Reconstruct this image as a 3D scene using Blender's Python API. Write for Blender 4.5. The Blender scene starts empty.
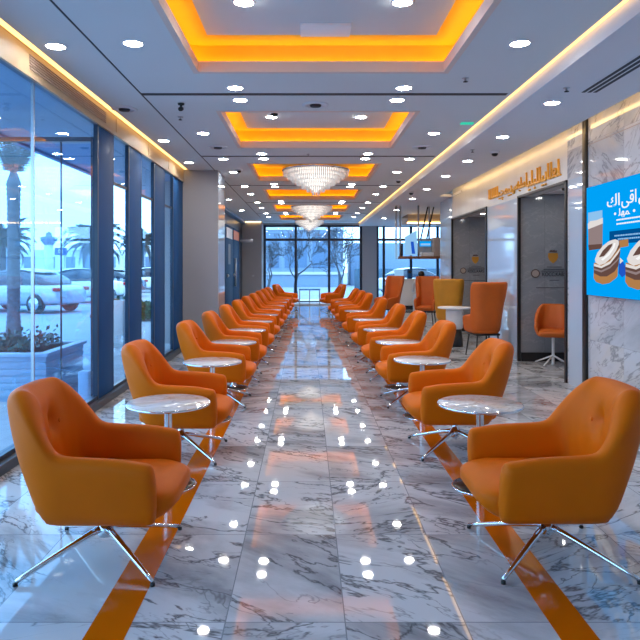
import bpy, bmesh, math, random
from mathutils import Vector, Matrix, noise
random.seed(7)
S = bpy.context.scene
COL = S.collection
PI = math.pi

# ------------------------------------------------------------------ helpers
def tag(o, label=None, cat=None, group=None, kind=None):
    if label: o['label'] = label
    if cat: o['category'] = cat
    if group: o['group'] = group
    if kind: o['kind'] = kind
    return o

def empty(name, loc=(0, 0, 0), rz=0, label=None, cat=None, group=None, kind=None):
    o = bpy.data.objects.new(name, None)
    COL.objects.link(o)
    o.location = loc
    o.rotation_euler = (0, 0, rz)
    o.empty_display_size = .1
    return tag(o, label, cat, group, kind)

def kids(o):
    return [c for c in bpy.data.objects if c.parent == o]

def dup(root, loc, rz=0, label=None, group=None, scale=None, tree=None):
    tree = tree or [(c, kids(c)) for c in kids(root)]
    r = root.copy(); COL.objects.link(r)
    r.location = loc; r.rotation_euler = (0, 0, rz)
    if scale: r.scale = (scale,) * 3
    if label: r['label'] = label
    if group: r['group'] = group
    for c, gs in tree:
        d = c.copy(); COL.objects.link(d); d.parent = r
        for g in gs:
            e = g.copy(); COL.objects.link(e); e.parent = d
    return r

ORD = 'first second third fourth fifth sixth seventh eighth ninth tenth eleventh twelfth thirteenth'.split()

class MB:
    """collects shapes into one mesh"""
    def __init__(s):
        s.b = bmesh.new(); s.mi = 0
    def _new(s, verts, faces, smooth=False):
        vs = [s.b.verts.new(v) for v in verts]
        for f in faces:
            try:
                fc = s.b.faces.new([vs[i] for i in f]); fc.smooth = smooth; fc.material_index = s.mi
            except ValueError:
                pass
        return s
    def box(s, x0, x1, y0, y1, z0, z1, bevel=0, seg=2):
        t = bmesh.new()
        bmesh.ops.create_cube(t, size=1)
        for v in t.verts:
            v.co = Vector(((x0 + x1) / 2 + v.co.x * (x1 - x0), (y0 + y1) / 2 + v.co.y * (y1 - y0), (z0 + z1) / 2 + v.co.z * (z1 - z0)))
        if bevel:
            bmesh.ops.bevel(t, geom=t.edges[:], offset=bevel, segments=seg, profile=.5, affect='EDGES')
        return s._take(t, bevel > 0)
    def _take(s, t, smooth=False, mat=None):
        t.verts.index_update()
        if mat is not None:
            for v in t.verts: v.co = mat @ v.co
        s._new([v.co.copy() for v in t.verts], [[v.index for v in f.verts] for f in t.faces], smooth)
        t.free()
        return s
    def lathe(s, prof, c=(0, 0, 0), n=32, smooth=True, axis='z'):
        vs, fs = [], []
        m = len(prof)
        for k in range(n):
            a = 2 * PI * k / n
            for r, z in prof:
                p = (r * math.cos(a), r * math.sin(a), z)
                if axis == 'y': p = (p[0], p[2], p[1])
                if axis == 'x': p = (p[2], p[0], p[1])
                vs.append((c[0] + p[0], c[1] + p[1], c[2] + p[2]))
        for k in range(n):
            k2 = (k + 1) % n
            for j in range(m - 1):
                fs.append((k * m + j, k2 * m + j, k2 * m + j + 1, k * m + j + 1))
        if prof[0][0] > 1e-6: fs.append(tuple(k * m for k in range(n))[::-1])
        if prof[-1][0] > 1e-6: fs.append(tuple(k * m + m - 1 for k in range(n)))
        b0 = len(s.b.faces)
        s._new(vs, fs, smooth)
        return s
    def cyl(s, c, r, z0, z1, n=24, axis='z', r2=None):
        r2 = r if r2 is None else r2
        return s.lathe([(r, z0), (r2, z1)], c, n, True, axis)
    def tube(s, pts, rad, n=8, cap=True):
        pts = [Vector(p) for p in pts]
        if not hasattr(rad, '__len__'): rad = [rad] * len(pts)
        vs, fs = [], []
        u = None
        for i, p in enumerate(pts):
            d = (pts[min(i + 1, len(pts) - 1)] - pts[max(i - 1, 0)])
            d = d.normalized() if d.length > 1e-9 else Vector((0, 0, 1))
            if u is None:
                u = d.orthogonal().normalized()
            else:
                u = (u - d * u.dot(d))
                u = u.normalized() if u.length > 1e-6 else d.orthogonal().normalized()
            w = d.cross(u)
            for k in range(n):
                a = 2 * PI * k / n
                vs.append(p + (u * math.cos(a) + w * math.sin(a)) * rad[i])
        for i in range(len(pts) - 1):
            for k in range(n):
                k2 = (k + 1) % n
                fs.append((i * n + k, i * n + k2, (i + 1) * n + k2, (i + 1) * n + k))
        if cap:
            fs.append(tuple(range(n))[::-1]); fs.append(tuple((len(pts) - 1) * n + k for k in range(n)))
        return s._new(vs, fs, True)
    def ball(s, c, rx, ry=None, rz=None, n=16, m=10, e=1.0):
        ry = ry or rx; rz = rz or rx
        pw = lambda v: math.copysign(abs(v) ** e, v)
        vs, fs = [], []
        for j in range(m + 1):
            p = -PI / 2 + PI * j / m
            for k in range(n):
                a = 2 * PI * k / n
                vs.append((c[0] + rx * pw(math.cos(p)) * pw(math.cos(a)), c[1] + ry * pw(math.cos(p)) * pw(math.sin(a)), c[2] + rz * pw(math.sin(p))))
        for j in range(m):
            for k in range(n):
                k2 = (k + 1) % n
                fs.append((j * n + k, j * n + k2, (j + 1) * n + k2, (j + 1) * n + k))
        return s._new(vs, fs, True)
    def poly(s, pts, depth, flat=True):
        """outline in 3D (list) extruded along vector depth"""
        n = len(pts); d = Vector(depth)
        vs = [Vector(p) for p in pts] + [Vector(p) + d for p in pts]
        fs = [tuple(range(n))[::-1], tuple(range(n, 2 * n))] + [(i, (i + 1) % n, n + (i + 1) % n, n + i) for i in range(n)]
        return s._new(vs, fs, False)
    def build(s, name, mat, parent=None, loc=(0, 0, 0), rz=0, subsurf=0, weld=False):
        if weld:
            bmesh.ops.remove_doubles(s.b, verts=s.b.verts[:], dist=1e-5)
        bmesh.ops.recalc_face_normals(s.b, faces=s.b.faces[:])
        me = bpy.data.meshes.new(name)
        s.b.to_mesh(me); s.b.free()
        for m in (mat if isinstance(mat, (list, tuple)) else [mat]): me.materials.append(m)
        o = bpy.data.objects.new(name, me); COL.objects.link(o)
        o.location = loc; o.rotation_euler = (0, 0, rz)
        if parent: o.parent = parent
        if subsurf:
            md = o.modifiers.new('Subdivision', 'SUBSURF'); md.levels = subsurf; md.render_levels = subsurf
        return o

def structure(name, mb, mat, parent=None, **k):
    o = mb.build(name, mat, parent, **k)
    if not parent: o['kind'] = 'structure'
    return o

def text_mesh(name, body, size, mat, parent, M, extrude=.004, align='CENTER', width=None):
    c = bpy.data.curves.new(name, 'FONT'); c.body = body; c.size = size; c.extrude = extrude
    c.align_x = align; c.align_y = 'CENTER'; c.resolution_u = 3
    t = bpy.data.objects.new(name, c); COL.objects.link(t)
    dg = bpy.context.evaluated_depsgraph_get()
    me = bpy.data.meshes.new_from_object(t.evaluated_get(dg))
    bpy.data.objects.remove(t); bpy.data.curves.remove(c)
    if width:
        xs = [v.co.x for v in me.vertices]; w = max(xs) - min(xs); mid = (max(xs) + min(xs)) / 2
        for v in me.vertices: v.co.x = (v.co.x - mid) * width / w
    me.transform(M)
    me.materials.clear(); me.materials.append(mat)
    me.name = name
    o = bpy.data.objects.new(name, me); COL.objects.link(o)
    if parent: o.parent = parent
    return o

def frame_m(origin, right, up):
    r = Vector(right).normalized(); u = Vector(up).normalized(); n = r.cross(u)
    return Matrix(((r.x, u.x, n.x, origin[0]), (r.y, u.y, n.y, origin[1]), (r.z, u.z, n.z, origin[2]), (0, 0, 0, 1)))

# ------------------------------------------------------------------ materials
def new_mat(name):
    m = bpy.data.materials.new(name); m.use_nodes = True
    nt = m.node_tree
    for n in list(nt.nodes): nt.nodes.remove(n)
    out = nt.nodes.new('ShaderNodeOutputMaterial')
    return m, nt, out

def N(nt, typ, **kw):
    n = nt.nodes.new('ShaderNode' + typ)
    for k, v in kw.items(): setattr(n, k, v)
    return n

def mat(name, col, rough=.5, metal=0, var=.06, scale=6, bump=0, bscale=60, coat=0, ior=1.5, spec=None, stretch=(1, 1, 1)):
    m, nt, out = new_mat(name)
    p = N(nt, 'BsdfPrincipled')
    L = nt.links.new
    tc = N(nt, 'TexCoord'); mp = N(nt, 'Mapping'); mp.inputs['Scale'].default_value = stretch
    L(tc.outputs['Object'], mp.inputs['Vector'])
    no = N(nt, 'TexNoise'); no.inputs['Scale'].default_value = scale; no.inputs['Detail'].default_value = 3
    L(mp.outputs[0], no.inputs['Vector'])
    mr = N(nt, 'MapRange'); mr.inputs[1].default_value = .3; mr.inputs[2].default_value = .7
    mr.inputs[3].default_value = 1 - var; mr.inputs[4].default_value = 1 + var
    L(no.outputs[0], mr.inputs[0])
    mx = N(nt, 'VectorMath', operation='SCALE'); mx.inputs[0].default_value = col[:3]
    L(mr.outputs[0], mx.inputs['Scale'])
    L(mx.outputs[0], p.inputs['Base Color'])
    p.inputs['Roughness'].default_value = rough; p.inputs['Metallic'].default_value = metal
    p.inputs['IOR'].default_value = ior
    p.inputs['Coat Weight'].default_value = coat; p.inputs['Coat Roughness'].default_value = .05
    if spec is not None: p.inputs['Specular IOR Level'].default_value = spec
    if bump:
        n2 = N(nt, 'TexNoise'); n2.inputs['Scale'].default_value = bscale; n2.inputs['Detail'].default_value = 4
        L(mp.outputs[0], n2.inputs['Vector'])
        bp = N(nt, 'Bump'); bp.inputs['Strength'].default_value = bump; bp.inputs['Distance'].default_value = .01
        L(n2.outputs[0], bp.inputs['Height']); L(bp.outputs[0], p.inputs['Normal'])
    L(p.outputs[0], out.inputs[0])
    return m

def emit(name, col, strength):
    m, nt, out = new_mat(name)
    e = N(nt, 'Emission'); e.inputs[0].default_value = (*col, 1); e.inputs[1].default_value = strength
    nt.links.new(e.outputs[0], out.inputs[0])
    return m

def glass(name, tint, refl=1.0, ior=1.5):
    m, nt, out = new_mat(name)
    L = nt.links.new
    t = N(nt, 'BsdfTransparent'); t.inputs[0].default_value = (*tint, 1)
    g = N(nt, 'BsdfGlossy'); g.inputs[0].default_value = (.9, .95, 1, 1); g.inputs['Roughness'].default_value = 0
    f = N(nt, 'Fresnel')
    ge = N(nt, 'NewGeometry'); io = N(nt, 'MapRange'); io.inputs[3].default_value = ior; io.inputs[4].default_value = 1 / ior
    L(ge.outputs['Backfacing'], io.inputs[0]); L(io.outputs[0], f.inputs[0])   # thin sheet: both faces reflect alike
    k = N(nt, 'Math', operation='MULTIPLY'); k.inputs[1].default_value = refl; k.use_clamp = True
    L(f.outputs[0], k.inputs[0])
    x = N(nt, 'MixShader'); L(k.outputs[0], x.inputs[0]); L(t.outputs[0], x.inputs[1]); L(g.outputs[0], x.inputs[2])
    L(x.outputs[0], out.inputs[0])
    return m

def marble(name, plane, tile, off, base, vein, cloud, rough=.03, grout=.0025, grout_col=(.25, .27, .3), ior=1.6, vscale=1.0, amount=1.0, warm=None):
    """tiled marble; plane = which world axes hold the tiles ('xy', 'yz', 'xz')"""
    m, nt, out = new_mat(name)
    L = nt.links.new
    geo = N(nt, 'NewGeometry'); sep = N(nt, 'SeparateXYZ'); L(geo.outputs['Position'], sep.inputs[0])
    ax = {'x': 0, 'y': 1, 'z': 2}
    def M(op, a, b=None, c=None):
        n = N(nt, 'Math', operation=op)
        for i, v in enumerate((a, b, c)):
            if v is None: continue
            if isinstance(v, (int, float)): n.inputs[i].default_value = v
            else: L(v, n.inputs[i])
        return n.outputs[0]
    us = [M('DIVIDE', M('SUBTRACT', sep.outputs[ax[plane[i]]], off[i]), tile[i]) for i in range(2)]
    ids = [M('FLOOR', u) for u in us]
    fr = [M('FRACT', u) for u in us]
    ed = [M('MULTIPLY', M('MINIMUM', f, M('SUBTRACT', 1.0, f)), tile[i]) for i, f in enumerate(fr)]
    gr = M('LESS_THAN', M('MINIMUM', ed[0], ed[1]), grout)
    cid = N(nt, 'CombineXYZ'); L(ids[0], cid.inputs[0]); L(ids[1], cid.inputs[1])
    wn = N(nt, 'TexWhiteNoise', noise_dimensions='2D'); L(cid.outputs[0], wn.inputs[0])
    cuv = N(nt, 'CombineXYZ')
    L(sep.outputs[ax[plane[0]]], cuv.inputs[0]); L(sep.outputs[ax[plane[1]]], cuv.inputs[1])
    offv = N(nt, 'VectorMath', operation='SCALE'); L(wn.outputs['Color'], offv.inputs[0]); offv.inputs['Scale'].default_value = 37.0
    add = N(nt, 'VectorMath', operation='ADD'); L(cuv.outputs[0], add.inputs[0]); L(offv.outputs[0], add.inputs[1])
    rot = N(nt, 'VectorRotate', rotation_type='Z_AXIS'); L(add.outputs[0], rot.inputs[0])
    ang = M('ADD', M('MULTIPLY', M('GREATER_THAN', wn.outputs['Value'], .72), -1.25), M('MULTIPLY_ADD', wn.outputs['Value'], .5, .35))
    L(ang, rot.inputs['Angle'])
    mp = N(nt, 'Mapping'); mp.inputs['Scale'].default_value = (1.1 * vscale, 3.0 * vscale, 1); L(rot.outputs[0], mp.inputs[0])
    def noise_(scale, detail, dist, src=mp):
        n = N(nt, 'TexNoise'); n.inputs['Scale'].default_value = scale; n.inputs['Detail'].default_value = detail
        n.inputs['Distortion'].default_value = dist; n.inputs['Roughness'].default_value = .6
        L(src.outputs[0], n.inputs['Vector']); return n.outputs[0]
    def ridge(v, w, lo=0, hi=1):
        a = M('ABSOLUTE', M('SUBTRACT', v, .5))
        r = N(nt, 'MapRange'); r.inputs[1].default_value = 0; r.inputs[2].default_value = w; r.inputs[3].default_value = hi; r.inputs[4].default_value = lo
        L(a, r.inputs[0]); return r.outputs[0]
    n1 = noise_(1.2, 6, .35); n2 = noise_(2.6, 4, .6); n3 = noise_(1.0, 9, .4)
    cl = N(nt, 'MapRange'); cl.inputs[1].default_value = .46; cl.inputs[2].default_value = .66; L(n3, cl.inputs[0])
    clouds = M('MULTIPLY', cl.outputs[0], .85 * amount)
    v1 = M('MULTIPLY', ridge(n1, .016), .9 * amount)
    mask = N(nt, 'MapRange'); mask.inputs[1].default_value = .38; mask.inputs[2].default_value = .55; L(noise_(.8, 2, .2), mask.inputs[0])
    v2 = M('MULTIPLY', M('MULTIPLY', ridge(n2, .014), mask.outputs[0]), .8 * amount)
    vv = M('MAXIMUM', v1, v2)
    def mix(f, a, b):
        x = N(nt, 'Mix', data_type='RGBA'); L(f, x.inputs[0])
        for i, q in ((6, a), (7, b)):
            if isinstance(q, tuple): x.inputs[i].default_value = (*q, 1)
            else: L(q, x.inputs[i])
        return x.outputs[2]
    c = mix(clouds, base, cloud)
    if warm:
        w = N(nt, 'MapRange'); w.inputs[1].default_value = .5; w.inputs[2].default_value = .8; L(noise_(1.7, 3, .5), w.inputs[0])
        c = mix(w.outputs[0], c, warm)
    c = mix(vv, c, vein)
    c = mix(gr, c, grout_col)
    p = N(nt, 'BsdfPrincipled'); L(c, p.inputs['Base Color'])
    p.inputs['Roughness'].default_value = rough; p.inputs['IOR'].default_value = ior
    L(p.outputs[0], out.inputs[0])
    return m

MT = {}
MT['floor'] = marble('floor_marble', 'xy', (.471, .82), (.15, .055), (.60, .625, .665), (.075, .075, .085), (.19, .195, .215), rough=.03, ior=1.55, vscale=.62)
MT['wallmarble'] = marble('wall_marble', 'yz', (.75, 1.09), (.30, -.5), (.62, .64, .68), (.2, .2, .22), (.33, .34, .37), rough=.05, ior=1.6, amount=.8, vscale=.5, grout=.0018, grout_col=(.4, .4, .42), warm=(.66, .6, .52))
MT['tablemarble'] = marble('table_marble', 'xy', (5, 50), (-2.4, -9), (.72, .73, .75), (.3, .27, .24), (.45, .44, .44), rough=.08, amount=.8, vscale=2.5, warm=(.7, .62, .52))
MT['darkmarble'] = marble('dark_marble', 'xz', (1.6, 3.2), (.3, -.3), (.27, .27, .285), (.45, .44, .43), (.18, .18, .19), rough=.12, amount=.35, grout=.001, grout_col=(.08, .08, .09))
MT['ceiling'] = mat('ceiling_paint', (.64, .695, .72), .85, var=.01, scale=1)
MT['soffit'] = mat('soffit_paint', (.70, .72, .76), .85, var=.01, scale=1)
MT['canopy'] = mat('canopy_metal', (.20, .33, .5), .45, var=.03, scale=1)
MT['grey'] = mat('grey_wall_paint', (.36, .36, .38), .7, var=.02, scale=2)
MT['white'] = mat('white_paint', (.75, .75, .76), .6, var=.02)
MT['brightwhite'] = mat('bright_white_enamel', (.93, .93, .93), .5, var=.01)
MT['cream'] = mat('cream_panel', (.44, .33, .21), .5, var=.03, scale=3)
MT['header'] = mat('pale_header_panel', (.66, .66, .65), .25, var=.03, scale=3, stretch=(1, 1, .2))
MT['amber'] = mat('recess_painted_amber_glow', (.95, .60, .05), .75, var=.02)  # white recess; the amber LED glow is mixed into its base colour
MT['lip'] = mat('coffer_lip_paint', (.72, .6, .54), .8, var=.01)
MT['slot'] = mat('dark_slot', (.02, .022, .03), .6)
MT['blue'] = mat('blue_powder_coat', (.014, .085, .25), .55, spec=.15, var=.04)
MT['darkframe'] = mat('dark_window_frame', (.012, .028, .06), .3, var=.05)
MT['kerb'] = mat('window_kerb_metal', (.05, .07, .1), .35, var=.08)
MT['bluedoor'] = mat('blue_door_paint', (.012, .05, .13), .6, spec=.15, var=.04)
MT['strip'] = mat('orange_inlay', (.62, .125, .001), .1, var=.08, scale=2, ior=1.6)
MT['leather'] = mat('orange_leather', (.70, .135, .0), .5, spec=.14, var=.05, scale=4, bump=.06, bscale=140)
MT['leather2'] = mat('burnt_orange_fabric', (.58, .115, .006), .6, var=.06, scale=5, bump=.1, bscale=200)
MT['mustard'] = mat('mustard_fabric', (.62, .26, .015), .6, var=.06, scale=5, bump=.1, bscale=200)
MT['chrome'] = mat('polished_chrome', (.72, .74, .77), .1, 1, var=.02)
MT['steel'] = mat('brushed_steel', (.5, .52, .55), .28, 1, var=.06, scale=20, stretch=(1, 1, .1))
MT['black'] = mat('black_metal', (.012, .012, .014), .35, var=.1)
MT['disc'] = mat('dark_bronze_disc', (.05, .045, .042), .22, .6, var=.1)
MT['lens'] = emit('downlight_lens', (1, .965, .92), 105)
MT['warmled'] = emit('warm_led', (1, .62, .25), 9.0)
MT['coveled'] = emit('cove_led', (1, .55, .17), 3.2)
MT['amberled'] = emit('amber_led', (1, .56, .04), 9)
MT['glass'] = glass('window_glass', (.70, .87, 1.0), .7, 1.5)
MT['clearglass'] = glass('clear_glass', (.72, .87, 1.0), 1.0, 1.45)
MT['paleglass'] = mat('pale_back_painted_glass', (.5, .6, .72), .04, var=.04, scale=1, ior=1.7)
MT['screenblue'] = emit('screen_blue', (.0, .36, .93), 1.0)
MT['screennavy'] = emit('screen_navy', (.0, .10, .35), .8)
MT['screenwhite'] = emit('screen_white', (1, 1, 1), .95)
MT['scr_choc'] = emit('screen_chocolate', (.16, .085, .07), .8)
MT['scr_milk'] = emit('screen_milk_coffee', (.36, .27, .27), .8)
MT['scr_caramel'] = emit('screen_caramel', (.55, .26, .09), .8)
MT['scr_cream'] = emit('screen_cream', (.85, .80, .78), .9)
MT['scr_cobalt'] = emit('screen_cobalt', (.02, .12, .7), .8)
MT['scr_pale'] = emit('screen_pale_blue', (.3, .6, .95), .9)
MT['gold'] = mat('gold_letters', (.80, .38, .03), .35, .35, var=.1)
MT['logoorange'] = mat('logo_orange', (.55, .24, .03), .4)
MT['logobrown'] = mat('logo_brown', (.10, .06, .05), .4)
MT['logograph'] = mat('logo_graphite', (.02, .02, .022), .4)
MT['green'] = emit('green_exit_glow', (.05, .75, .5), .8)
MT['orangesign'] = mat('orange_notice', (.9, .2, .01), .5)
MT['crystal'] = glass('crystal', (.97, .97, .98), 2.2, 1.6)
def _cloudy(m):
    nt = m.node_tree; out = [n for n in nt.nodes if n.type == 'OUTPUT_MATERIAL'][0]; src = out.inputs[0].links[0].from_socket
    a = N(nt, 'BsdfTranslucent'); a.inputs[0].default_value = (.95, .95, .95, 1)
    b = N(nt, 'BsdfDiffuse'); b.inputs[0].default_value = (.95, .95, .95, 1)
    x = N(nt, 'MixShader'); x.inputs[0].default_value = .4; nt.links.new(a.outputs[0], x.inputs[1]); nt.links.new(b.outputs[0], x.inputs[2])
    y = N(nt, 'MixShader'); y.inputs[0].default_value = .55; nt.links.new(src, y.inputs[1]); nt.links.new(x.outputs[0], y.inputs[2])
    nt.links.new(y.outputs[0], out.inputs[0])
_cloudy(MT['crystal'])
MT['bulbglow'] = emit('chandelier_glow', (1, .94, .87), 1.7)
MT['bark'] = mat('palm_bark', (.13, .125, .13), .9, var=.3, scale=14, bump=.5, bscale=20)
MT['frond'] = mat('palm_frond', (.05, .085, .08), .6, var=.2, scale=3)
MT['leaf'] = mat('shrub_leaf', (.035, .085, .045), .5, var=.4, scale=8)
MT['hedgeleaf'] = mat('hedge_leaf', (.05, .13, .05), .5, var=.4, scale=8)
MT['asphalt'] = mat('asphalt', (.34, .38, .44), .8, var=.08, scale=.5)
MT['planter'] = mat('planter_cladding', (.55, .57, .6), .6, var=.05, scale=8, stretch=(1, 1, 6))
MT['carwhite'] = mat('white_car_paint', (.8, .82, .85), .2, coat=.6)
MT['carsilver'] = mat('silver_car_paint', (.5, .54, .6), .2, .3, coat=.6)
MT['cardark'] = mat('dark_car_paint', (.03, .05, .09), .2, coat=.6)
MT['carglass'] = mat('car_glass', (.02, .035, .06), .08, coat=.4)
MT['tyre'] = mat('tyre_rubber', (.015, .015, .017), .8)
MT['redlight'] = mat('red_tail_light', (.6, .02, .015), .2)
MT['facade'] = mat('pale_blue_facade', (.20, .29, .40), .4, var=.06, scale=.3)
MT['facadewin'] = mat('facade_glazing', (.12, .2, .31), .15, var=.06, scale=.5)
MT['tower'] = mat('pale_tower_render', (.7, .75, .8), .7)
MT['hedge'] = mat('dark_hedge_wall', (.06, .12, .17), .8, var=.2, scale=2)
MT['twig'] = mat('bare_tree_bark', (.06, .07, .085), .9, var=.2)
MT['wood'] = mat('warm_wood', (.22, .09, .04), .5, var=.2, scale=5, stretch=(1, 6, 6))
MT['taupe'] = mat('taupe_panel', (.40, .31, .26), .6)
MT['skin'] = mat('skin', (.55, .34, .24), .5)
MT['hair'] = mat('black_hair', (.01, .01, .012), .5)
MT['shirt'] = mat('pale_shirt', (.6, .65, .72), .7)
MT['tealcloth'] = mat('teal_paint', (.03, .25, .25), .5)

# ------------------------------------------------------------------ geometry constants (metres; camera at origin looking +Y)
H = 3.0          # ceiling
XL = -2.09       # window plane
XR = 3.12        # right wall plane
YF = 24.0        # far wall
YB = -2.2        # wall behind the viewer
P0, PITCH = 3.23, 3.37
coffers = [(P0 + PITCH * i, P0 + PITCH * i + 2.08) for i in range(6)]
CX0, CX1 = -.94, 1.17

# ------------------------------------------------------------------ floor and ground
structure('floor', MB().box(XL - .12, XR + 2.3, YB, YF + .2, -.1, 0), MT['floor'])
structure('exterior_ground', MB().box(-90, 60, -30, 140, -.3, -.12), MT['asphalt'])
structure('trim_1', MB().box(-.842, -.687, YB, 20.5, -.001, .0015), MT['strip'])
structure('trim_2', MB().box(.952, 1.097, YB, 20.5, -.001, .0015), MT['strip'])
structure('exterior_step', MB().box(-1.6, 2.05, YF + .16, YF + 3, -.12, 0), MT['white'])
structure('trim_3', MB().box(-1.6, 2.05, 22.9, YF - .06, 0, .05, .01), MT['white'])

# ------------------------------------------------------------------ ceiling
c = MB()
xs = [-1.98, CX0, CX1, 1.905]
ys = [YB] + [v for p in coffers for v in p] + [YF + .1]
for i in range(3):
    for j in range(len(ys) - 1):
        if i == 1 and j % 2 == 1: continue
        c.box(xs[i], xs[i + 1], ys[j], ys[j + 1], H, H + .04)
c.box(-3, 5.6, YB - .2, YF + .3, H + .42, H + .55)                # unseen roof slab, added to keep sky light out of the void
structure('ceiling', c, MT['ceiling'])
c = MB()                                                        # dropped ceiling along the right wall
c.box(1.955, 2.84, YB, 13.7, 2.89, 2.94); c.box(1.955, XR, 13.7, YF, 2.89, 2.94)
c.box(XR, 5.4, 13.0, YF, 2.89, 2.94)
c.box(1.955, 1.985, YB, YF, 2.94, H + .42)                       # its upstand
c.box(2.81, 2.84, YB, 13.7, 2.94, 2.965)
structure('ceiling_dropped', c, MT['soffit'])
structure('trim_4', MB().box(1.905, 1.953, YB, YF, H + .015, H + .03), MT['coveled'])
structure('trim_5', MB().box(2.86, 2.90, YB, 13.65, 3.03, 3.05), MT['warmled'])
structure('trim_6', MB().box(2.84, XR, YB, 13.7, 3.06, 3.1), MT['white'])

for i, (y0, y1) in enumerate(coffers):
    t = empty('trim_%d' % (10 + i), (0, 0, 0), kind='structure')
    xa, xb = CX0, CX1
    m = MB()                                                    # plaster lip
    w, hh = .045, .085
    m.box(xa, xa + w, y0, y1, H - .004, H + hh); m.box(xb - w, xb, y0, y1, H - .004, H + hh)
    m.box(xa + w, xb - w, y0, y0 + w, H - .004, H + hh); m.box(xa + w, xb - w, y1 - w, y1, H - .004, H + hh)
    m.build('lip', MT['lip'], t)
    m = MB()                                                    # recess box, amber LED glow put into its colour
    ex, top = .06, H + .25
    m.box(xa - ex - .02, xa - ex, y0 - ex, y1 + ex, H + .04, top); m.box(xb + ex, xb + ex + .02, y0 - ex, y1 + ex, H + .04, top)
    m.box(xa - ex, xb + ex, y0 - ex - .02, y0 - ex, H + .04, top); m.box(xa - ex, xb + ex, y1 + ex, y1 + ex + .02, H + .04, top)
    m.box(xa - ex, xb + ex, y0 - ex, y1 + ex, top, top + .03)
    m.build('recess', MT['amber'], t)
    m = MB()                                                    # led strips lying behind the lip
    q = .05
    m.box(xa - q, xa - .012, y0, y1, H + .042, H + .055); m.box(xb + .012, xb + q, y0, y1, H + .042, H + .055)
    m.box(xa, xb, y0 - q, y0 - .012, H + .042, H + .055); m.box(xa, xb, y1 + .012, y1 + q, H + .042, H + .055)
    m.build('led_strip', MT['amberled'], t)
    if i < 2:
        m = MB(); m.box(-.78, 1.01, y0 + .28, y1 - .32, H + .2, H + .24, .004)
        m.build('panel', MT['ceiling'], t)

# transverse and lengthwise shadow slots
for i in range(6):
    y = 5.96 + PITCH * i
    structure('trim_%d' % (20 + i), MB().box(-1.535, 1.86, y - .035, y + .035, H - .003, H + .001), MT['slot'])
structure('trim_30', MB().box(-1.55, -1.535, YB, 21, H - .002, H + .001), MT['slot'])

# ------------------------------------------------------------------ window side
m = MB()
m.box(-2.16, -2.06, YB, 10.68, 2.835, H + .42)
m.box(-2.075, -2.05, YB, 10.68, 2.80, 2.835)
o = structure('trim_40', m, MT['cream'])
structure('trim_41', MB().box(-2.045, -1.985, YB, 10.68, H + .01, H + .02), MT['coveled'])
g = MB()
for k in range(6):
    g.box(-2.062, -2.052, 4.75, 6.55, 2.865 + .02 * k, 2.874 + .02 * k)
structure('trim_42', g, MT['taupe'])
g = MB()
for y in (3.2, 6.9, 8.3, 9.5): g.box(-2.0615, -2.054, y, y + .03, 2.84, 2.99)
structure('trim_43', g, MT['cream'])
structure('trim_44', MB().box(-2.2, -2.03, YB, 10.68, 0, .075, .006), MT['kerb'])
cols = [(6.36, 6.86), (7.46, 8.02), (8.69, 9.33), (9.92, 10.68), (1.2, 1.7)]
for i, (a, b) in enumerate(cols):
    m = MB(); m.box(-2.108, -2.075, a, b, .075, 2.84, .003)
    o = structure('wall_left_column.%03d' % i if i else 'wall_left_column', m, MT['blue'])
    m = MB(); m.box(-2.112, -2.07, a - .03, a, .075, 2.84); m.box(-2.112, -2.074, b, b + .008, .075, 2.84)
    m.build('column_edge', MT['darkframe'], o)
panes = [(-2.2, 1.2), (1.7, 4.9), (4.9, 6.36), (6.86, 7.46), (8.02, 8.69), (9.33, 9.92)]
for i, (a, b) in enumerate(panes):
    t = empty('window_%d' % (i + 1), (0, 0, 0), kind='structure')
    MB().box(-2.105, -2.095, a + .004, b - .004, .075, 2.84).build('pane', MT['glass'], t)
    m = MB(); m.box(-2.115, -2.075, a, b, .07, .11); m.box(-2.115, -2.075, a, b, 2.80, 2.84)
    if i > 2:
        m.box(-2.112, -2.085, a, b, 2.28, 2.31)
    m.build('window_frame', MT['darkframe'], t)
structure('trim_45', MB().box(-2.112, -2.088, 4.893, 4.907, .11, 2.80), MT['steel'])
# canopy over the pavement and the glass wind screen standing across it
structure('exterior_canopy', MB().box(-3.55, -2.2, YB - 2, 30, 2.93, 3.05).box(-3.6, -3.53, YB - 2, 30, 2.9, 3.05), MT['canopy'])
t = empty('window_7', (0, 0, 0), kind='structure')
MB().box(-3.5, -2.2, 6.595, 6.605, .0, 2.66).build('pane', MT['clearglass'], t)
m = MB(); m.box(-3.55, -2.19, 6.57, 6.63, 2.68, 2.725); m.box(-2.541, -2.529, 6.59, 6.61, -.12, 2.69); m.box(-2.22, -2.19, 6.57, 6.63, -.12, 2.7)
m.build('window_frame', MT['darkframe'], t)

# grey pier, door recess behind it
structure('wall_left', MB().box(-2.2, -1.49, 10.7, 11.55, 0, H + .1), MT['grey'])
structure('trim_46', MB().box(-1.492, -1.484, 10.72, 11.55, 0, H), MT['paleglass'])
structure('wall_left_rear', MB().box(-2.6, -2.37, 11.55, 23.2, 0, H + .1), MT['grey'])
structure('ceiling_edge', MB().box(-2.45, -1.98, 10.7, YF, H, H + .04), MT['ceiling'])
structure('trim_47', MB().box(-2.36, -2.30, 11.6, 22.9, H - .004, H + .001), MT['cream'])
structure('wall_far_left', MB().box(-2.6, -1.63, 23.0, 23.3, 0, H + .1).box(-1.75, -1.63, 23.2, YF + .1, 0, H + .1), MT['grey'])
structure('trim_48', MB().box(-2.35, -1.66, 22.955, 22.995, 2.975, 2.998), MT['warmled'])
t = empty('door_1', (0, 0, 0), kind='structure')
MB().box(-2.37, -2.33, 17.9, 23.0, 0, 2.9).build('door_frame', MT['darkframe'], t)
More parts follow.
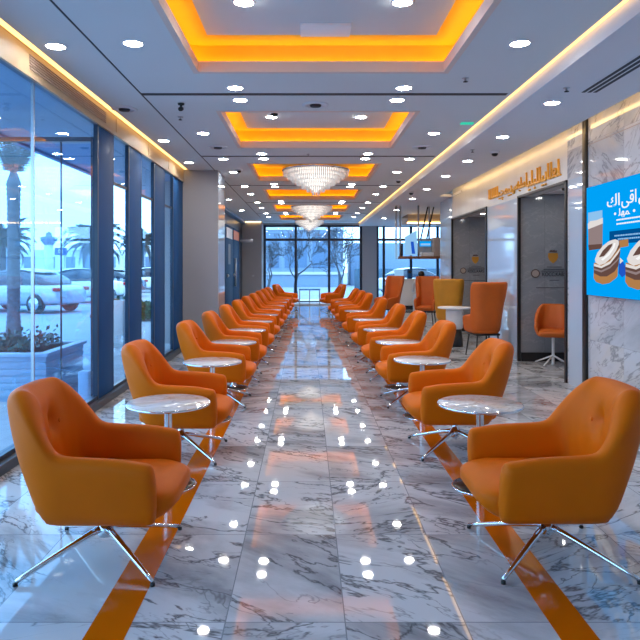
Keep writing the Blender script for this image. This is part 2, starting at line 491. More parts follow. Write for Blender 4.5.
for a, b in ((18.1, 19.95), (20.0, 21.85)):
    d = MB().box(-2.335, -2.31, a, b, .03, 2.6, .003).build('door_leaf', MT['bluedoor'], t)
    if a > 19: MB().tube([(-2.27, 20.35, .75), (-2.27, 20.35, 1.65)], .03, 10).build('pull_handle', MT['steel'], d)
    else: MB().box(-2.312, -2.305, 18.85, 19.3, 1.45, 2.05).build('vision_panel', MT['paleglass'], d)
    MB().ball((-2.29, 18.5 if a < 19 else 20.15, 1.12), .045).build('door_knob', MT['steel'], d)
tag(MB().box(-2.309, -2.30, 18.35, 19.75, 2.22, 2.52).build('door_notice', MT['white']), 'white square notice stuck high on the blue double door', 'notice')
tag(MB().box(-2.309, -2.30, 20.1, 21.7, 2.24, 2.53).build('door_notice', MT['orangesign']), 'orange square notice stuck high on the blue double door', 'notice')
t = empty('blade_sign', (0, 0, 0), 0, 'small dark blade sign sticking out beside the blue door', 'sign')
MB().box(-2.37, -1.9, 22.3, 22.34, 2.22, 2.34, .004).build('sign_panel', MT['steel'], t)
m = MB()
for k in range(8): m.box(-2.33 + .05 * k, -2.295 + .05 * k, 22.292, 22.302, 2.262, 2.298)
m.build('lettering', MT['white'], t)
tag(MB().box(-1.98, -1.90, 22.985, 23.0, 1.02, 1.08).build('wall_switch_plate', MT['steel']), 'small metal switch plate on the grey end wall', 'switch')

# ------------------------------------------------------------------ far wall: windows, column
def grid_window(n, x0, x1, bars, y):
    t = empty('window_%d' % n, (0, 0, 0), kind='structure')
    MB().box(x0, x1, y + .02, y + .03, .04, 2.93).build('pane', MT['clearglass'], t)
    m = MB()
    for b in bars: m.box(b - .045, b + .045, y - .03, y + .07, .0, 2.93)
    m.box(x0, x1, y - .029, y + .069, 2.86, 2.95); m.box(x0, x1, y - .028, y + .068, 2.34, 2.43); m.box(x0, x1, y - .028, y + .068, 0, .09)
    m.build('window_frame', MT['darkframe'], t)
grid_window(8, -1.63, 2.07, (-1.585, -.42, .83, 2.02), YF)
grid_window(9, 2.6, 5.3, (2.64, 2.88, 3.9, 4.9), YF)
structure('wall_far', MB().box(-2.6, 5.4, YF - .05, YF + .15, 2.93, H + .1).box(2.07, 2.6, YF - .12, YF + .12, 0, 2.94), MT['grey'])
structure('wall_right_rear', MB().box(5.3, 5.5, 14.8, YF + .1, 0, H + .1).box(XR + .2, 5.4, 14.8, 15, 0, H + .1), MT['white'])
structure('wall_back', MB().box(-2.3, XR + .2, YB - .2, YB, 0, H + .4), MT['white'])

# ------------------------------------------------------------------ right wall with two alcoves
m = MB()
m.box(XR, XR + .2, YB, 7.67, 0, H + .1)
structure('wall_right', m, MT['wallmarble'])
m = MB(); m.box(XR, XR + .15, 9.47, 11.09, 0, 2.41); m.box(XR, XR + .2, 13.82, 15.0, 0, H)
structure('wall_right_glass', m, MT['paleglass'])
structure('wall_right_header', MB().box(XR, XR + .2, 7.67, 13.77, 2.41, 2.74).box(XR + .012, XR + .2, 7.67, 13.77, 2.74, H + .1), MT['header'])
structure('trim_50', MB().box(XR - .03, XR + .01, 7.1, 7.19, 0, H + .06, .003), MT['black'])
structure('trim_51', MB().box(XR - .008, XR + .001, 7.21, 7.6, 0, 2.42), MT['paleglass'])
structure('baseboard_right', MB().box(XR - .025, XR, YB, 7.1, 0, .12, .003), MT['kerb'])
m = MB()
for a in (7.66, 9.40, 11.08, 13.74):
    m.box(XR - .02, XR + .02, a, a + .05, 0, 2.43)
m.box(XR - .02, XR + .03, 7.66, 9.45, 2.40, 2.43); m.box(XR - .02, XR + .03, 11.08, 13.79, 2.40, 2.43)
structure('trim_52', m, MT['black'])
for n, (a, b) in enumerate(((7.67, 9.42), (11.09, 13.77))):
    m = MB(); m.box(XR + .001, 4.7, b, b + .046, 0, 2.5); m.box(4.6, 4.7, a, b, 0, 2.5); m.box(XR + .2, 4.7, a - .1, a, 0, 2.5)
    structure('wall_alcove' if not n else 'wall_alcove.001', m, MT['darkmarble'])
    structure('ceiling_alcove' if not n else 'ceiling_alcove.001', MB().box(XR + .2, 4.7, a, b, 2.46, 2.5), MT['soffit'])
    structure('baseboard_alcove' if not n else 'baseboard_alcove.001', MB().box(XR + .03, 4.6, b - .03, b, 0, .13), MT['black'])
structure('trim_53', MB().box(XR - .002, XR + .002, YB, 7.1, 2.735, 2.742), MT['taupe'])

# logos on the alcove end walls
def alcove_logo(y, xc, zc, k, word):
    t = empty('wall_logo', (xc, y, zc), 0, 'shield and round emblem logo on dark end wall, behind the pedestal chair' if y < 10 else 'smaller shield and round emblem logo in the alcove farther down the hall', 'logo')
    def shp(name, pts, mt): MB().poly([(px * k, -.006, pz * k) for px, pz in pts], (0, .008, 0)).build(name, mt, t)
    shp('shield', [(-.07, .26), (.07, .26), (.075, .2), (.05, .15), (0, .105), (-.05, .15), (-.075, .2)], MT['logoorange'])
    shp('shield_crown', [(-.055, .275), (.06, .275), (.055, .30), (.03, .295), (.02, .31), (-.01, .298), (-.03, .308), (-.05, .295)], MT['logobrown'])
    MB().lathe([(.065 * k, -.004), (.065 * k, .004)], (-.26 * k, -.004, -.04 * k), 28, False, 'y').build('emblem', MT['logobrown'], t)
    MB().lathe([(.048 * k, -.003), (.05 * k, -.003), (.05 * k, .003), (.048 * k, .003)], (-.26 * k, -.008, -.04 * k), 28, False, 'y').build('emblem_ring', MT['taupe'], t)
    text_mesh('wordmark', word, .085 * k, MT['logograph'], t, frame_m((.012 * k, -.006, -.055 * k), (1, 0, 0), (0, 0, 1)), .003, width=.34 * k)
    m = MB()
    for z, w in ((.055, .11), (.02, .16), (-.005, .19), (-.14, .07), (-.25, .27)):
        m.box(-w * k + .02, w * k + .02, -.006, .001, z * k - .004, z * k + .004)
    m.build('fine_print', MT['logograph'], t)
alcove_logo(9.42, 3.62, 1.33, 1, 'KOCC.KABS')
alcove_logo(13.77, 3.62, 1.34, 1, 'KOCL.KARS')

# gold sign on the header
t = empty('gold_sign', (XR, 9.4, 2.6), 0, 'raised gold lettering across the pale header above the alcoves', 'sign')
gold1 = '\ufe8e\ufedf\ufee0\ufee0\ufee0\ufee0\ufef4\ufb7c\ufee3\ufef4\ufe91'
gold2 = '\ufeb2\ufeea\ufef4\ufee0\ufeb4'
gold3 = '\ufe8e\ufef4\ufee0\ufe92\ufee0\ufee0\ufef4\ufe91\ufe8e\ufedf\ufecc\ufe8e'
for word, ya, yb, sz in ((gold1, 10.95, 9.72, .25), (gold2, 9.68, 9.12, .22), (gold3, 9.08, 7.84, .3)):
    text_mesh('gold_word', word, sz, MT['gold'], t, frame_m((-.012, (ya + yb) / 2 - 9.4, 0), (0, -1, 0), (0, 0, 1)), .012, width=abs(ya - yb))

# ------------------------------------------------------------------ wall screen
t = empty('wall_screen', (0, 0, 0), 0, 'big bright blue advertising screen showing layered desserts on marble wall', 'screen')
xs_ = XR - .05
MB().box(xs_ + .003, XR, 4.9, 7.03, 1.08, 2.26, .008).build('screen_body', MT['black'], t)
MB().box(xs_ - .001, xs_ + .004, 4.905, 7.025, 1.085, 2.255).build('display', MT['screenblue'], t)
def scr(name, pts, mt, d=.002):
    """pts (distance along the wall from the far edge, height)"""
    MB().poly([(xs_ - .001, 7.03 - a, z) for a, z in pts], (-d, 0, 0)).build(name, mt, t)
def ell(cx, cz, rx, rz, rot=0, n=28, a0=0, a1=2 * PI):
    out = []
    for k in range(n):
        a = a0 + (a1 - a0) * k / (n - (0 if a1 - a0 > 6.2 else 1))
        x, z = rx * math.cos(a), rz * math.sin(a)
        out.append((cx + x * math.cos(rot) - z * math.sin(rot), cz + x * math.sin(rot) + z * math.cos(rot)))
    return out
# milkshake glass
scr('glass_rim', [(.05, 1.98), (.38, 1.98), (.38, 1.85), (.05, 1.85)], MT['scr_pale'], .002)
scr('milkshake', [(.05, 1.87), (.39, 1.89), (.38, 1.60), (.06, 1.60)], MT['scr_milk'], .003)
scr('milkshake_foam', [(.045, 1.86), (.10, 1.885), (.25, 1.885), (.39, 1.90), (.39, 1.84), (.05, 1.80)], MT['scr_cream'], .004)
scr('milkshake_base', [(.055, 1.63), (.38, 1.63), (.36, 1.58), (.07, 1.57)], MT['scr_choc'], .004)
DESSERT = [('dessert_base', 'scr_caramel', .003, [(0.189, 1.341), (0.184, 1.271), (0.241, 1.231), (0.391, 1.21), (0.535, 1.227), (0.673, 1.28), (0.706, 1.302), (0.717, 1.432), (0.215, 1.423)]),
 ('dessert_middle', 'scr_choc', .004, [(0.184, 1.411), (0.194, 1.323), (0.342, 1.291), (0.488, 1.293), (0.65, 1.345), (0.722, 1.399), (0.761, 1.539), (0.744, 1.625)]),
 ('dessert_layer', 'scr_cream', .005, [(0.194, 1.399), (0.366, 1.377), (0.558, 1.421), (0.717, 1.518), (0.757, 1.549), (0.757, 1.571), (0.717, 1.545), (0.558, 1.449), (0.366, 1.402), (0.199, 1.425)]),
 ('dessert_layer', 'scr_milk', .005, [(0.194, 1.358), (0.366, 1.333), (0.558, 1.377), (0.706, 1.448), (0.744, 1.474), (0.744, 1.491), (0.706, 1.466), (0.558, 1.397), (0.366, 1.354), (0.194, 1.376)]),
 ('dessert_layer', 'scr_caramel', .0055, [(0.199, 1.425), (0.366, 1.402), (0.558, 1.449), (0.717, 1.545), (0.757, 1.571), (0.757, 1.585), (0.717, 1.56), (0.558, 1.462), (0.366, 1.412), (0.2, 1.435)]),
 ('dessert_top', 'scr_cream', .006, [(0.22, 1.469), (0.241, 1.434), (0.329, 1.408), (0.452, 1.427), (0.582, 1.482), (0.684, 1.551), (0.74, 1.614), (0.728, 1.652), (0.662, 1.666), (0.547, 1.654), (0.403, 1.609), (0.279, 1.538)]),
 ('dessert_swirl', 'scr_choc', .007, [(0.317, 1.491), (0.403, 1.558), (0.523, 1.61), (0.616, 1.627), (0.605, 1.602), (0.535, 1.555), (0.428, 1.501)]),
 ('dessert_cream_stroke', 'screenwhite', .008, [(0.366, 1.468), (0.5, 1.516), (0.616, 1.58), (0.646, 1.628), (0.677, 1.627), (0.65, 1.579), (0.547, 1.51), (0.403, 1.456)])]
for da, dz, sc in ((0, 0, 1.0), (.68, -.03, 1.12)):
    for nm, mt_, d_, pts_ in DESSERT:
        scr(nm, [(.19 + da + (a - .19) * sc, 1.21 + dz + (z - 1.21) * sc) for a, z in pts_], MT[mt_], d_)
scr('ice_cubes', [(.74, 1.43), (.80, 1.46), (.86, 1.40), (.87, 1.32), (.80, 1.29), (.73, 1.33)], MT['scr_cobalt'], .0025)
scr('ice_glint', [(.76, 1.48), (.82, 1.45), (.76, 1.42)], MT['scr_cream'], .0035)
scr('text_banner', [(.54, 1.75), (1.7, 1.75), (1.7, 1.62), (.54, 1.62)], MT['screennavy'], .002)
scr('caramel_chip', [(.74, 1.65), (.92, 1.66), (.92, 1.59), (.76, 1.58)], MT['scr_caramel'], .003)
for a, b, z in ((.65, 1.6, 1.70), (.72, 1.6, 1.665), (.69, 1.35, 1.855), (.69, 1.5, 1.815)):
    m = MB(); y = a
    while y < b:
        w = random.uniform(.015, .04); m.box(xs_ - .005, xs_ - .002, 7.03 - y - w, 7.03 - y, z - .007, z + .007); y += w + .01
    m.build('small_print', MT['screenwhite'] if z > 1.75 else MT['scr_pale'], t)
Mt = lambda a, z: frame_m((xs_ - .003, 7.03 - a, z), (0, -1, 0), (0, 0, 1))
for word, a, wd in (('\ufed9\ufe8d', .62, .26), ('\ufef0\ufed7\ufe8d', .93, .28), ('\ufee5\ufe8e\ufe91\ufead', 1.32, .42)):
    text_mesh('screen_word', word, .17, MT['screenwhite'], t, Mt(a, 2.05), .002, width=wd)
text_mesh('screen_word', '\ufee0\ufeec\ufee4', .10, MT['screenwhite'], t, Mt(.84, 1.925), .002, width=.22)
for a in (.66, 1.03):
    MB().poly([(xs_ - .002, 7.03 - p, z) for p, z in ell(a, 1.92, .02, .013, 0, 12)], (-.003, 0, 0)).build('screen_dot', MT['screenwhite'], t)

# ------------------------------------------------------------------ armchair
def sm(a, b, x):
    t = max(0, min(1, (x - a) / (b - a))); return t * t * (3 - 2 * t)

def shell_mesh(W=.345, front=.27, bx=.24, xc=-.12, zb=.24, harm=.57, hback=.835, t_arm=.085, t_back=.135, lean=.075, narrow=.20, taper=.055,
               n_exp=2.7, zin=.30, tuft=True, a_lo=30, a_hi=82, flare=0, arm_slope=.02, nsec=57):
    pts = []
    na = 9
    for i in range(na):
        x = front + (xc - front) * i / na
        pts.append((x, W, 90.0))
    for i in range(nsec):
        th = 90 - 180 * i / (nsec - 1)
        cx, sx = math.cos(math.radians(th)), math.sin(math.radians(th))
        pts.append((xc - bx * abs(cx) ** (2 / n_exp), W * math.copysign(abs(sx) ** (2 / n_exp), sx), th))
    for i in range(na):
        x = xc + (front - xc) * (i + 1) / na
        pts.append((x, -W, -90.0))
    P = [Vector((p[0], p[1], 0)) for p in pts]
    # outward normals
    nor = []
    for i in range(len(P)):
        d = P[min(i + 1, len(P) - 1)] - P[max(i - 1, 0)]
        nn = Vector((d.y, -d.x, 0)).normalized()
        if nn.dot(P[i] - Vector((0.0, 0, 0))) < 0: nn = -nn
        nor.append(nn)
    loops = []
    nin = 13
    for i, (x, y, th) in enumerate(pts):
        b = sm(a_hi, a_lo, abs(th)) if a_hi != 82 else .55 * sm(.0, 1., (xc + .03 - x) / (bx * .95)) + .45 * max(0, min(1, (xc - x) / (bx * .8)))
        if abs(th) >= 90: b = 0 if a_hi != 82 else b
        back = sm(95, 30, abs(th))
        arm_t = 0 if abs(th) < 90 else (x - xc) / (front - xc)
        h = harm + (hback - harm) * b - arm_slope * arm_t - .012 * sm(.7, 1.0, arm_t)
        t = t_arm + (t_back - t_arm) * back
        r = t / 2
        prof = []
        for k in range(8):                      # outer, bottom to top
            f = k / 7; z = zb + (h - r - zb) * f
            d = -taper * (1 + .9 * back) * (1 - f) ** 1.5
            if k == 0: d -= .03
            prof.append((d, z))
        for k in range(1, 6):                   # rim
            a = PI * k / 6
            prof.append((-r + r * math.cos(a), h - r + r * math.sin(a) * 1.0))
        for k in range(nin):
            f = k / (nin - 1); z = h - r + (zin - (h - r)) * f
            prof.append((-t - .015 * math.sin(PI * f), z))
        prof.append((-t - .05, zb + .012)); prof.append((-.5 * t - taper * (1 + .9 * back) - .02, zb))
        loop = []
        for j, (d, z) in enumerate(prof):
            v = P[i] + nor[i] * d
            q = max(0, (z - zb) / (hback - zb))
            ln = lean * back * q ** 1.15
            nw = 1 - narrow * back * sm(harm - .12, hback, z) + flare * sm(harm - .1, hback, z)
            vx, vy = v.x - ln, v.y * nw
            if tuft and 13 <= j < 13 + nin and abs(th) < 80:
                dy, dz = vy, z - .655
                dent = .040 * math.exp(-(dy * dy + dz * dz) / (2 * .035 ** 2))
                for sx, sz, am in ((.5, -1, .013), (-.5, -1, .013), (.12, 1, .010), (-.12, -1, .006)):
                    L_ = math.hypot(sx, sz); ux, uz = sx / L_, sz / L_
                    al = dy * ux + dz * uz; pe = abs(-dy * uz + dz * ux)
                    if al > 0: dent += am * math.exp(-pe * pe / (2 * .014 ** 2)) * math.exp(-al / .13)
                puff = .020 * math.cos(min(1, abs(dy) / .28) * PI / 2) * math.cos(min(1, abs(dz) / .2) * PI / 2)
                vx += puff - dent
            loop.append(Vector((vx, vy, z)))
        loops.append(loop)
    def endcap(loop, sgn):
        c = sum(loop, Vector()) / len(loop)
        out = []
        for sc, dx in ((.93, .016), (.75, .032), (.4, .040)):
            out.append([Vector((c.x + (p.x - c.x) * sc + dx, c.y + (p.y - c.y) * sc, c.z + (p.z - c.z) * (1 - (1 - sc) * .5 if sc > .5 else sc))) for p in loop])
        return out, c + Vector((.042, 0, 0))
    m = MB()
    e1, c1 = endcap(loops[0], 1); e2, c2 = endcap(loops[-1], 1)
    allp = list(reversed(e1)) + loops + e2
    n = len(loops[0])
    vs = [v for l in allp for v in l]
    fs = []
    for i in range(len(allp) - 1):
        for j in range(n):
            j2 = (j + 1) % n
            fs.append((i * n + j, i * n + j2, (i + 1) * n + j2, (i + 1) * n + j))
    a = len(vs); vs += [c1, c2]
    for j in range(n):
        fs.append((a, j, (j + 1) % n)); k = (len(allp) - 1) * n
        fs.append((a + 1, k + (j + 1) % n, k + j))
    m._new(vs, fs, True)
    return m

def cushion_mesh(x0, x1, w, z0, z1, e=.38, droop=.05, taperback=.04):
    m = MB(); cx, cz = (x0 + x1) / 2, (z0 + z1) / 2
    m.ball((0, 0, 0), (x1 - x0) / 2, w, (z1 - z0) / 2, 44, 18, e)
    for v in m.b.verts:
        f = (v.co.x + (x1 - x0) / 2) / (x1 - x0)
        g = sm(.6, 1, f)
        low = v.co.z < 0
        if low: v.co.x -= .085 * g * (-v.co.z / ((z1 - z0) / 2))
        v.co.z += .012 * math.cos(v.co.y / w * PI / 2) * (1 if not low else 0)
        v.co.z -= droop * sm(.75, 1.0, f) * .4
        v.co.y *= 1 + .05 * g - taperback * (1 - f)
        v.co += Vector((cx, 0, cz))
    return m

def make_chair(leather=None):
    L = leather or MT['leather']
    t = empty('lounge_armchair', (0, 0, 0))
    t['category'] = 'armchair'
    shell_mesh().build('shell', L, t, subsurf=1)
    MB().box(-.2, .262, -.265, .265, .243, .32, .03, 3).build('seat_pan', L, t)
    cushion_mesh(-.28, .385, .258, .255, .405).build('seat_cushion', L, t)
    MB().ball((-.222, 0, .655), .006, .011, .011, 10, 6).build('back_button', L, t)
    m = MB(); m.lathe([(.0, .095), (.030, .095), (.036, .105), (.036, .15), (.024, .156), (.024, .228), (.06, .236), (.06, .246)], n=20)
    m.build('column', MT['chrome'], t)
    for sx in (1, -1):
        for sy in (1, -1):
            m = MB()
            d = Vector((sx, sy, 0)).normalized()
            pts, rad = [], []
            for k in range(8):
                f = k / 7
                pts.append(Vector((0, 0, .138 - .121 * f ** 1.1)) + d * (.02 + .405 * f)); rad.append(.017 - .007 * f)
            m.tube(pts, rad, 10)
            lg = m.build('leg', MT['chrome'], t)
            p = pts[-1]
            MB().cyl((p.x, p.y, 0), .011, 0, .014, 10).build('foot_glide', MT['black'], lg)
    return t

CZL = [3.10, 4.80, 6.6, 8.0, 9.4, 10.75, 12.1, 13.4, 14.7, 16.0, 17.3]
CZR = [3.12, 4.90, 6.6, 8.05, 9.55, 11.4, 13.5, 14.9, 16.3]
xl = lambda y: -.975 + .018 * (y - 3.15)
xr = lambda y: 1.165 - .019 * (y - 3.15)
proto = make_chair()
ptree = [(c, kids(c)) for c in kids(proto)]
G = 'orange leather tub armchairs lining the aisle'
def chair(i, x, y, rz, label):
    global proto_used
    if i == 0:
        proto.location = (x, y, 0); proto.rotation_euler = (0, 0, rz); tag(proto, label, 'armchair', G); return proto
    return dup(proto, (x, y, 0), rz, label, G, tree=ptree)
for i, y in enumerate(CZL):
    chair(i, xl(y), y, random.uniform(-.03, .03) if i > 2 else 0, 'orange leather tub armchair, %s from front in the row along the windows' % ORD[i])
for i, y in enumerate(CZR):
    chair(1, xr(y), y, PI + (random.uniform(-.03, .03) if i > 2 else 0), 'orange leather tub armchair, %s from front in the row facing the windows' % ORD[i])
chair(1, -.66, 20.0, -.25, 'orange armchair before the end window, on the blue door side')
chair(1, .80, 20.0, PI + .25, 'orange armchair before the end window, on the storefront side')

# ------------------------------------------------------------------ side tables
t = empty('side_table', (0, 0, 0)); t['category'] = 'table'
MB().lathe([(0, .515), (.245, .515), (.258, .519), (.262, .527), (.262, .530), (.258, .533), (0, .533)], n=48).build('table_top', MT['tablemarble'], t)
MB().lathe([(.2625, .517), (.266, .519), (.266, .529), (.2625, .531)], n=48).build('top_edge', MT['chrome'], t)
MB().lathe([(.05, .028), (.03, .034), (.024, .05), (.024, .49), (.05, .505), (.09, .514)], n=20).build('column', MT['chrome'], t)
MB().lathe([(0, .0), (.172, .0), (.172, .006), (.165, .016), (.06, .030), (0, .030)], n=40).build('base_disc', MT['disc'], t)
MB().lathe([(.1725, 0), (.178, .0), (.178, .009), (.1725, .011)], n=40).build('base_rim', MT['chrome'], t)
ttree = [(c, kids(c)) for c in kids(t)]
TZL = [4.08, 5.84, 7.32, 8.7, 10.08, 11.43, 12.75, 14.05, 15.35, 16.65]
TZR = [4.05, 5.95, 7.36, 8.8, 10.45, 12.45, 14.2, 15.6]
G = 'round marble side tables between the armchairs'
first = True
for zs, sgn, side in ((TZL, -1, 'row along the windows'), (TZR, 1, 'row facing the windows')):
    for i, y in enumerate(zs):
        x = (-.885 + .012 * (y - 4)) if sgn < 0 else (1.095 - .012 * (y - 4))
        lab = 'round marble side table, %s from the front in the %s' % (ORD[i], side)
        if first:
            t.location = (x, y, 0); tag(t, lab, 'table', G); first = False
        else:
            dup(t, (x, y, 0), random.uniform(0, 6), lab, G, tree=ttree)

# ------------------------------------------------------------------ high-back lounge chairs
def make_wing(M):
    t = empty('wing_chair', (0, 0, 0)); t['category'] = 'armchair'
    shell_mesh(W=.25, front=.22, bx=.22, xc=-.06, zb=.36, harm=.66, hback=1.16, t_arm=.06, t_back=.075, lean=.10, narrow=0, taper=.03,
               n_exp=3.2, zin=.40, tuft=False, a_lo=62, a_hi=88, flare=.24, arm_slope=.03, nsec=41).build('shell', M, t, subsurf=1)
    cushion_mesh(-.22, .27, .19, .36, .47, droop=.03).build('seat_cushion', M, t)
    m = MB(); m.box(-.2, .2, -.19, .19, .335, .365, .008); m.build('under_frame', MT['black'], t)
    for sx in (1, -1):
        for sy in (1, -1):
            MB().tube([(sx * .17, sy * .16, .345), (sx * .21, sy * .2, 0)], [.014, .010], 10).build('leg', MT['black'], t)
    return t
G = 'high-backed chairs in the dining corner'
w1 = make_wing(MT['leather2']); w1.location = (2.74, 9.95, 0); w1.rotation_euler = (0, 0, PI / 2 + .12)
tag(w1, 'burnt orange high-back chair showing its back, in front of the white pedestal table', 'armchair', G)
w2 = make_wing(MT['mustard']); w2.location = (2.73, 12.35, 0); w2.rotation_euler = (0, 0, PI / 2 - .2)
tag(w2, 'mustard yellow high-back chair beside the white pedestal table', 'armchair', G)
dup(w1, (2.79, 15.0, 0), -PI / 2 - .35, 'burnt orange high-back chair with open seat turned towards the aisle, before the white counter', G)
dup(w1, (1.98, 15.6, 0), -PI / 2 - .9, 'narrow burnt orange high-back chair rising behind the aisle armchairs near the counter', G)
t = empty('pedestal_table', (2.58, 11.2, 0), 0, 'white table with fat white pedestal between the high-back chairs', 'table')
MB().lathe([(0, .655), (.28, .655), (.29, .665), (.29, .678), (.285, .683), (0, .683)], n=36).build('table_top', MT['white'], t)
MB().lathe([(.12, .30), (.145, .32), (.15, .60), (.14, .655)], n=28).build('pedestal', MT['white'], t)
MB().lathe([(.0, 0), (.15, 0), (.15, .03), (.12, .30), (0, .3)], n=28).build('base', MT['black'], t)

# pedestal chair in the alcove
t = empty('pedestal_chair', (3.5, 9.1, 0), -PI / 2 - .35, 'small orange bucket chair on thin white pedestal, standing in the dark alcove', 'chair')
shell_mesh(W=.255, front=.14, bx=.20, xc=-.05, zb=.40, harm=.60, hback=.85, t_arm=.05, t_back=.06, lean=.07, narrow=.22, taper=.05, zin=.43, tuft=False, nsec=41).build('shell', MT['leather2'], t, subsurf=1)
cushion_mesh(-.2, .24, .2, .40, .49, droop=.03).build('seat_cushion', MT['leather2'], t)
MB().lathe([(.0, .0), (.03, .0), (.02, .02), (.02, .395), (.08, .405), (0, .405)], n=16).build('column', MT['white'], t)
for k in range(4):
    a = PI / 4 + PI / 2 * k + .3
    MB().tube([(0, 0, .13), (.27 * math.cos(a), .27 * math.sin(a), .012)], [.012, .009], 8).build('leg', MT['white'], t)

# ------------------------------------------------------------------ counter, suspended display, person
t = empty('service_counter', (0, 0, 0), 0, 'white service counter with dark plinth before the end window', 'counter')
MB().box(2.78, 5.2, 20.7, 21.4, .12, .93, .01).build('body', MT['white'], t)
MB().box(2.82, 5.2, 20.74, 21.4, 0, .12).build('plinth', MT['black'], t)
MB().box(2.74, 5.22, 20.66, 21.44, .93, .98, .008).build('worktop', MT['white'], t)
t = empty('till_monitor', (3.02, 21.0, .98), 0, 'pale blue monitor standing on the white service counter', 'monitor')
MB().box(-.15, .15, -.015, .015, .05, .31, .004).build('screen', MT['scr_pale'], t)
MB().box(-.02, .02, .0, .03, 0, .1).build('stand', MT['black'], t)
MB().box(-.08, .08, -.05, .06, 0, .012).build('base', MT['black'], t)
t = empty('coffee_machine', (3.36, 21.05, .98), 0, 'dark blue upright machine on the white service counter', 'appliance')
MB().box(-.06, .06, -.12, .12, 0, .3, .008).build('body', MT['blue'], t)
MB().box(-.05, .05, -.124, -.119, .18, .27).build('front_panel', MT['black'], t)

t = empty('suspended_display', (0, 0, 0), 0, 'boxy menu display hung on rods over the dining corner', 'display')
Y0, Y1 = 15.7, 16.35
MB().box(2.27, 3.3, Y0, Y1, 1.58, 1.64, .004).build('tray', MT['wood'], t)
MB().box(3.12, 3.3, Y0 + .02, Y1, 1.64, 2.1, .004).build('end_panel', MT['taupe'], t)
MB().box(2.8, 3.12, Y1 - .3, Y1 - .26, 1.66, 2.08).build('back_panel', MT['steel'], t)
MB().box(2.82, 3.1, Y0 + .3, Y0 + .32, 1.89, 2.02).build('blue_screen', MT['screenblue'], t)
MB().box(2.84, 3.08, Y0 + .29, Y0 + .30, 1.915, 1.965).build('screen_caption', MT['scr_pale'], t)
MB().box(2.83, 3.12, Y0 + .05, Y0 + .3, 1.64, 1.74, .01).build('shelf_tray', MT['white'], t)
MB().poly([(2.42, Y0 + .1, 1.66), (2.72, Y0 + .05, 1.66), (2.70, Y0 + .05, 2.28), (2.42, Y0 + .1, 2.12)], (0, .03, 0)).build('slanted_screen', MT['scr_pale'], t)
MB().poly([(2.58, Y0 + .03, 1.70), (2.66, Y0 + .03, 1.70), (2.62, Y0 + .03, 2.0), (2.55, Y0 + .03, 2.0)], (0, .01, 0)).build('blue_graphic', MT['scr_cobalt'], t)
MB().box(2.31, 2.37, Y0 + .1, Y0 + .16, 1.64, 1.95).build('dark_bracket', MT['black'], t)
MB().box(2.17, 2.25, Y0 + .1, Y0 + .14, 1.58, 1.95, .004).build('side_screen', MT['scr_pale'], t)
for x, y in ((2.3, Y0 + .1), (2.75, Y0 + .1), (3.1, Y1 - .1), (2.2, Y0 + .12)):
    MB().tube([(x, y, 1.6), (x, y, 2.89)], .022, 8).build('hanging_rod', MT['steel'], t)
for x in (2.85, 3.0):
    MB().tube([(x, Y1 - .28, 2.05), (x + .18, Y1 - .28, 2.88)], .018, 8).build('stay_rod', MT['black'], t)
structure('trim_60', MB().box(2.9, 5.3, 18.4, 19.6, 2.66, 2.9, .02), MT['cream'])
structure('trim_61', MB().box(2.88, 5.3, 18.37, 18.4, 2.62, 2.66), MT['warmled'])

def skin_body(name, verts, edges, radii, mt, parent, sub=2):
    me = bpy.data.meshes.new(name); me.from_pydata(verts, edges, []); me.materials.append(mt)
    o = bpy.data.objects.new(name, me); COL.objects.link(o); o.parent = parent
    o.modifiers.new('Skin', 'SKIN')
    md = o.modifiers.new('Subdivision', 'SUBSURF'); md.levels = sub; md.render_levels = sub
    if not me.skin_vertices: 
        bpy.context.view_layer.objects.active = o
    for i, r in enumerate(radii): me.skin_vertices[0].data[i].radius = (r, r)
    me.skin_vertices[0].data[0].use_root = True
    for p in me.polygons: p.use_smooth = True
    return o
t = empty('seated_person', (3.32, 18.6, 0), PI, 'black-haired person seated at the counter, mostly hidden by the high-back chair', 'person')
V = [(0, 0, .52), (0, 0, .66), (0, .02, .82), (0, .02, .95), (0, 0, 1.01), (0, -.02, 1.10), (0, -.02, 1.17),
     (.19, .02, .93), (.24, -.02, .68), (.20, -.22, .66), (.19, -.30, .67), (-.19, .02, .93), (-.24, -.02, .68), (-.20, -.22, .66), (-.19, -.30, .67),
     (.10, -.08, .50), (.12, -.45, .50), (.12, -.45, .09), (.12, -.56, .05), (-.10, -.08, .50), (-.12, -.45, .50), (-.12, -.45, .09), (-.12, -.56, .05)]
Ed = [(0, 1), (1, 2), (2, 3), (3, 4), (4, 5), (5, 6), (3, 7), (7, 8), (8, 9), (9, 10), (3, 11), (11, 12), (12, 13), (13, 14), (0, 15), (15, 16), (16, 17), (17, 18), (0, 19), (19, 20), (20, 21), (21, 22)]
Rd = [.15, .13, .15, .12, .055, .075, .07, .06, .045, .035, .03, .06, .045, .035, .03, .085, .065, .045, .035, .085, .065, .045, .035]
try:
    body = skin_body('body', V, Ed, Rd, MT['shirt'], t)
except Exception:
    body = MB().ball((0, 0, .8), .2, .13, .3).build('body', MT['shirt'], t)
MB().ball((0, -.03, 1.125), .078, .095, .112, 20, 14).build('face', MT['skin'], t)
m = MB(); m.ball((0, .005, 1.155), .097, .112, .105, 20, 14)
for v in m.b.verts:
    if v.co.y < -.03 and v.co.z < 1.19: v.co.y = -.03 + (v.co.y + .03) * .2
m.build('hair', MT['hair'], t)
t2 = empty('stool', (3.32, 18.6, 0), 0, 'low dark stool under the black-haired person', 'stool')
MB().lathe([(0, .33), (.17, .33), (.18, .36), (0, .375)], n=24).build('seat', MT['black'], t2)
for k in range(3):
    a = 2 * PI * k / 3
    MB().tube([(.08 * math.cos(a), .08 * math.sin(a), .335), (.17 * math.cos(a), .17 * math.sin(a), 0)], .012, 8).build('leg', MT['steel'], t2)

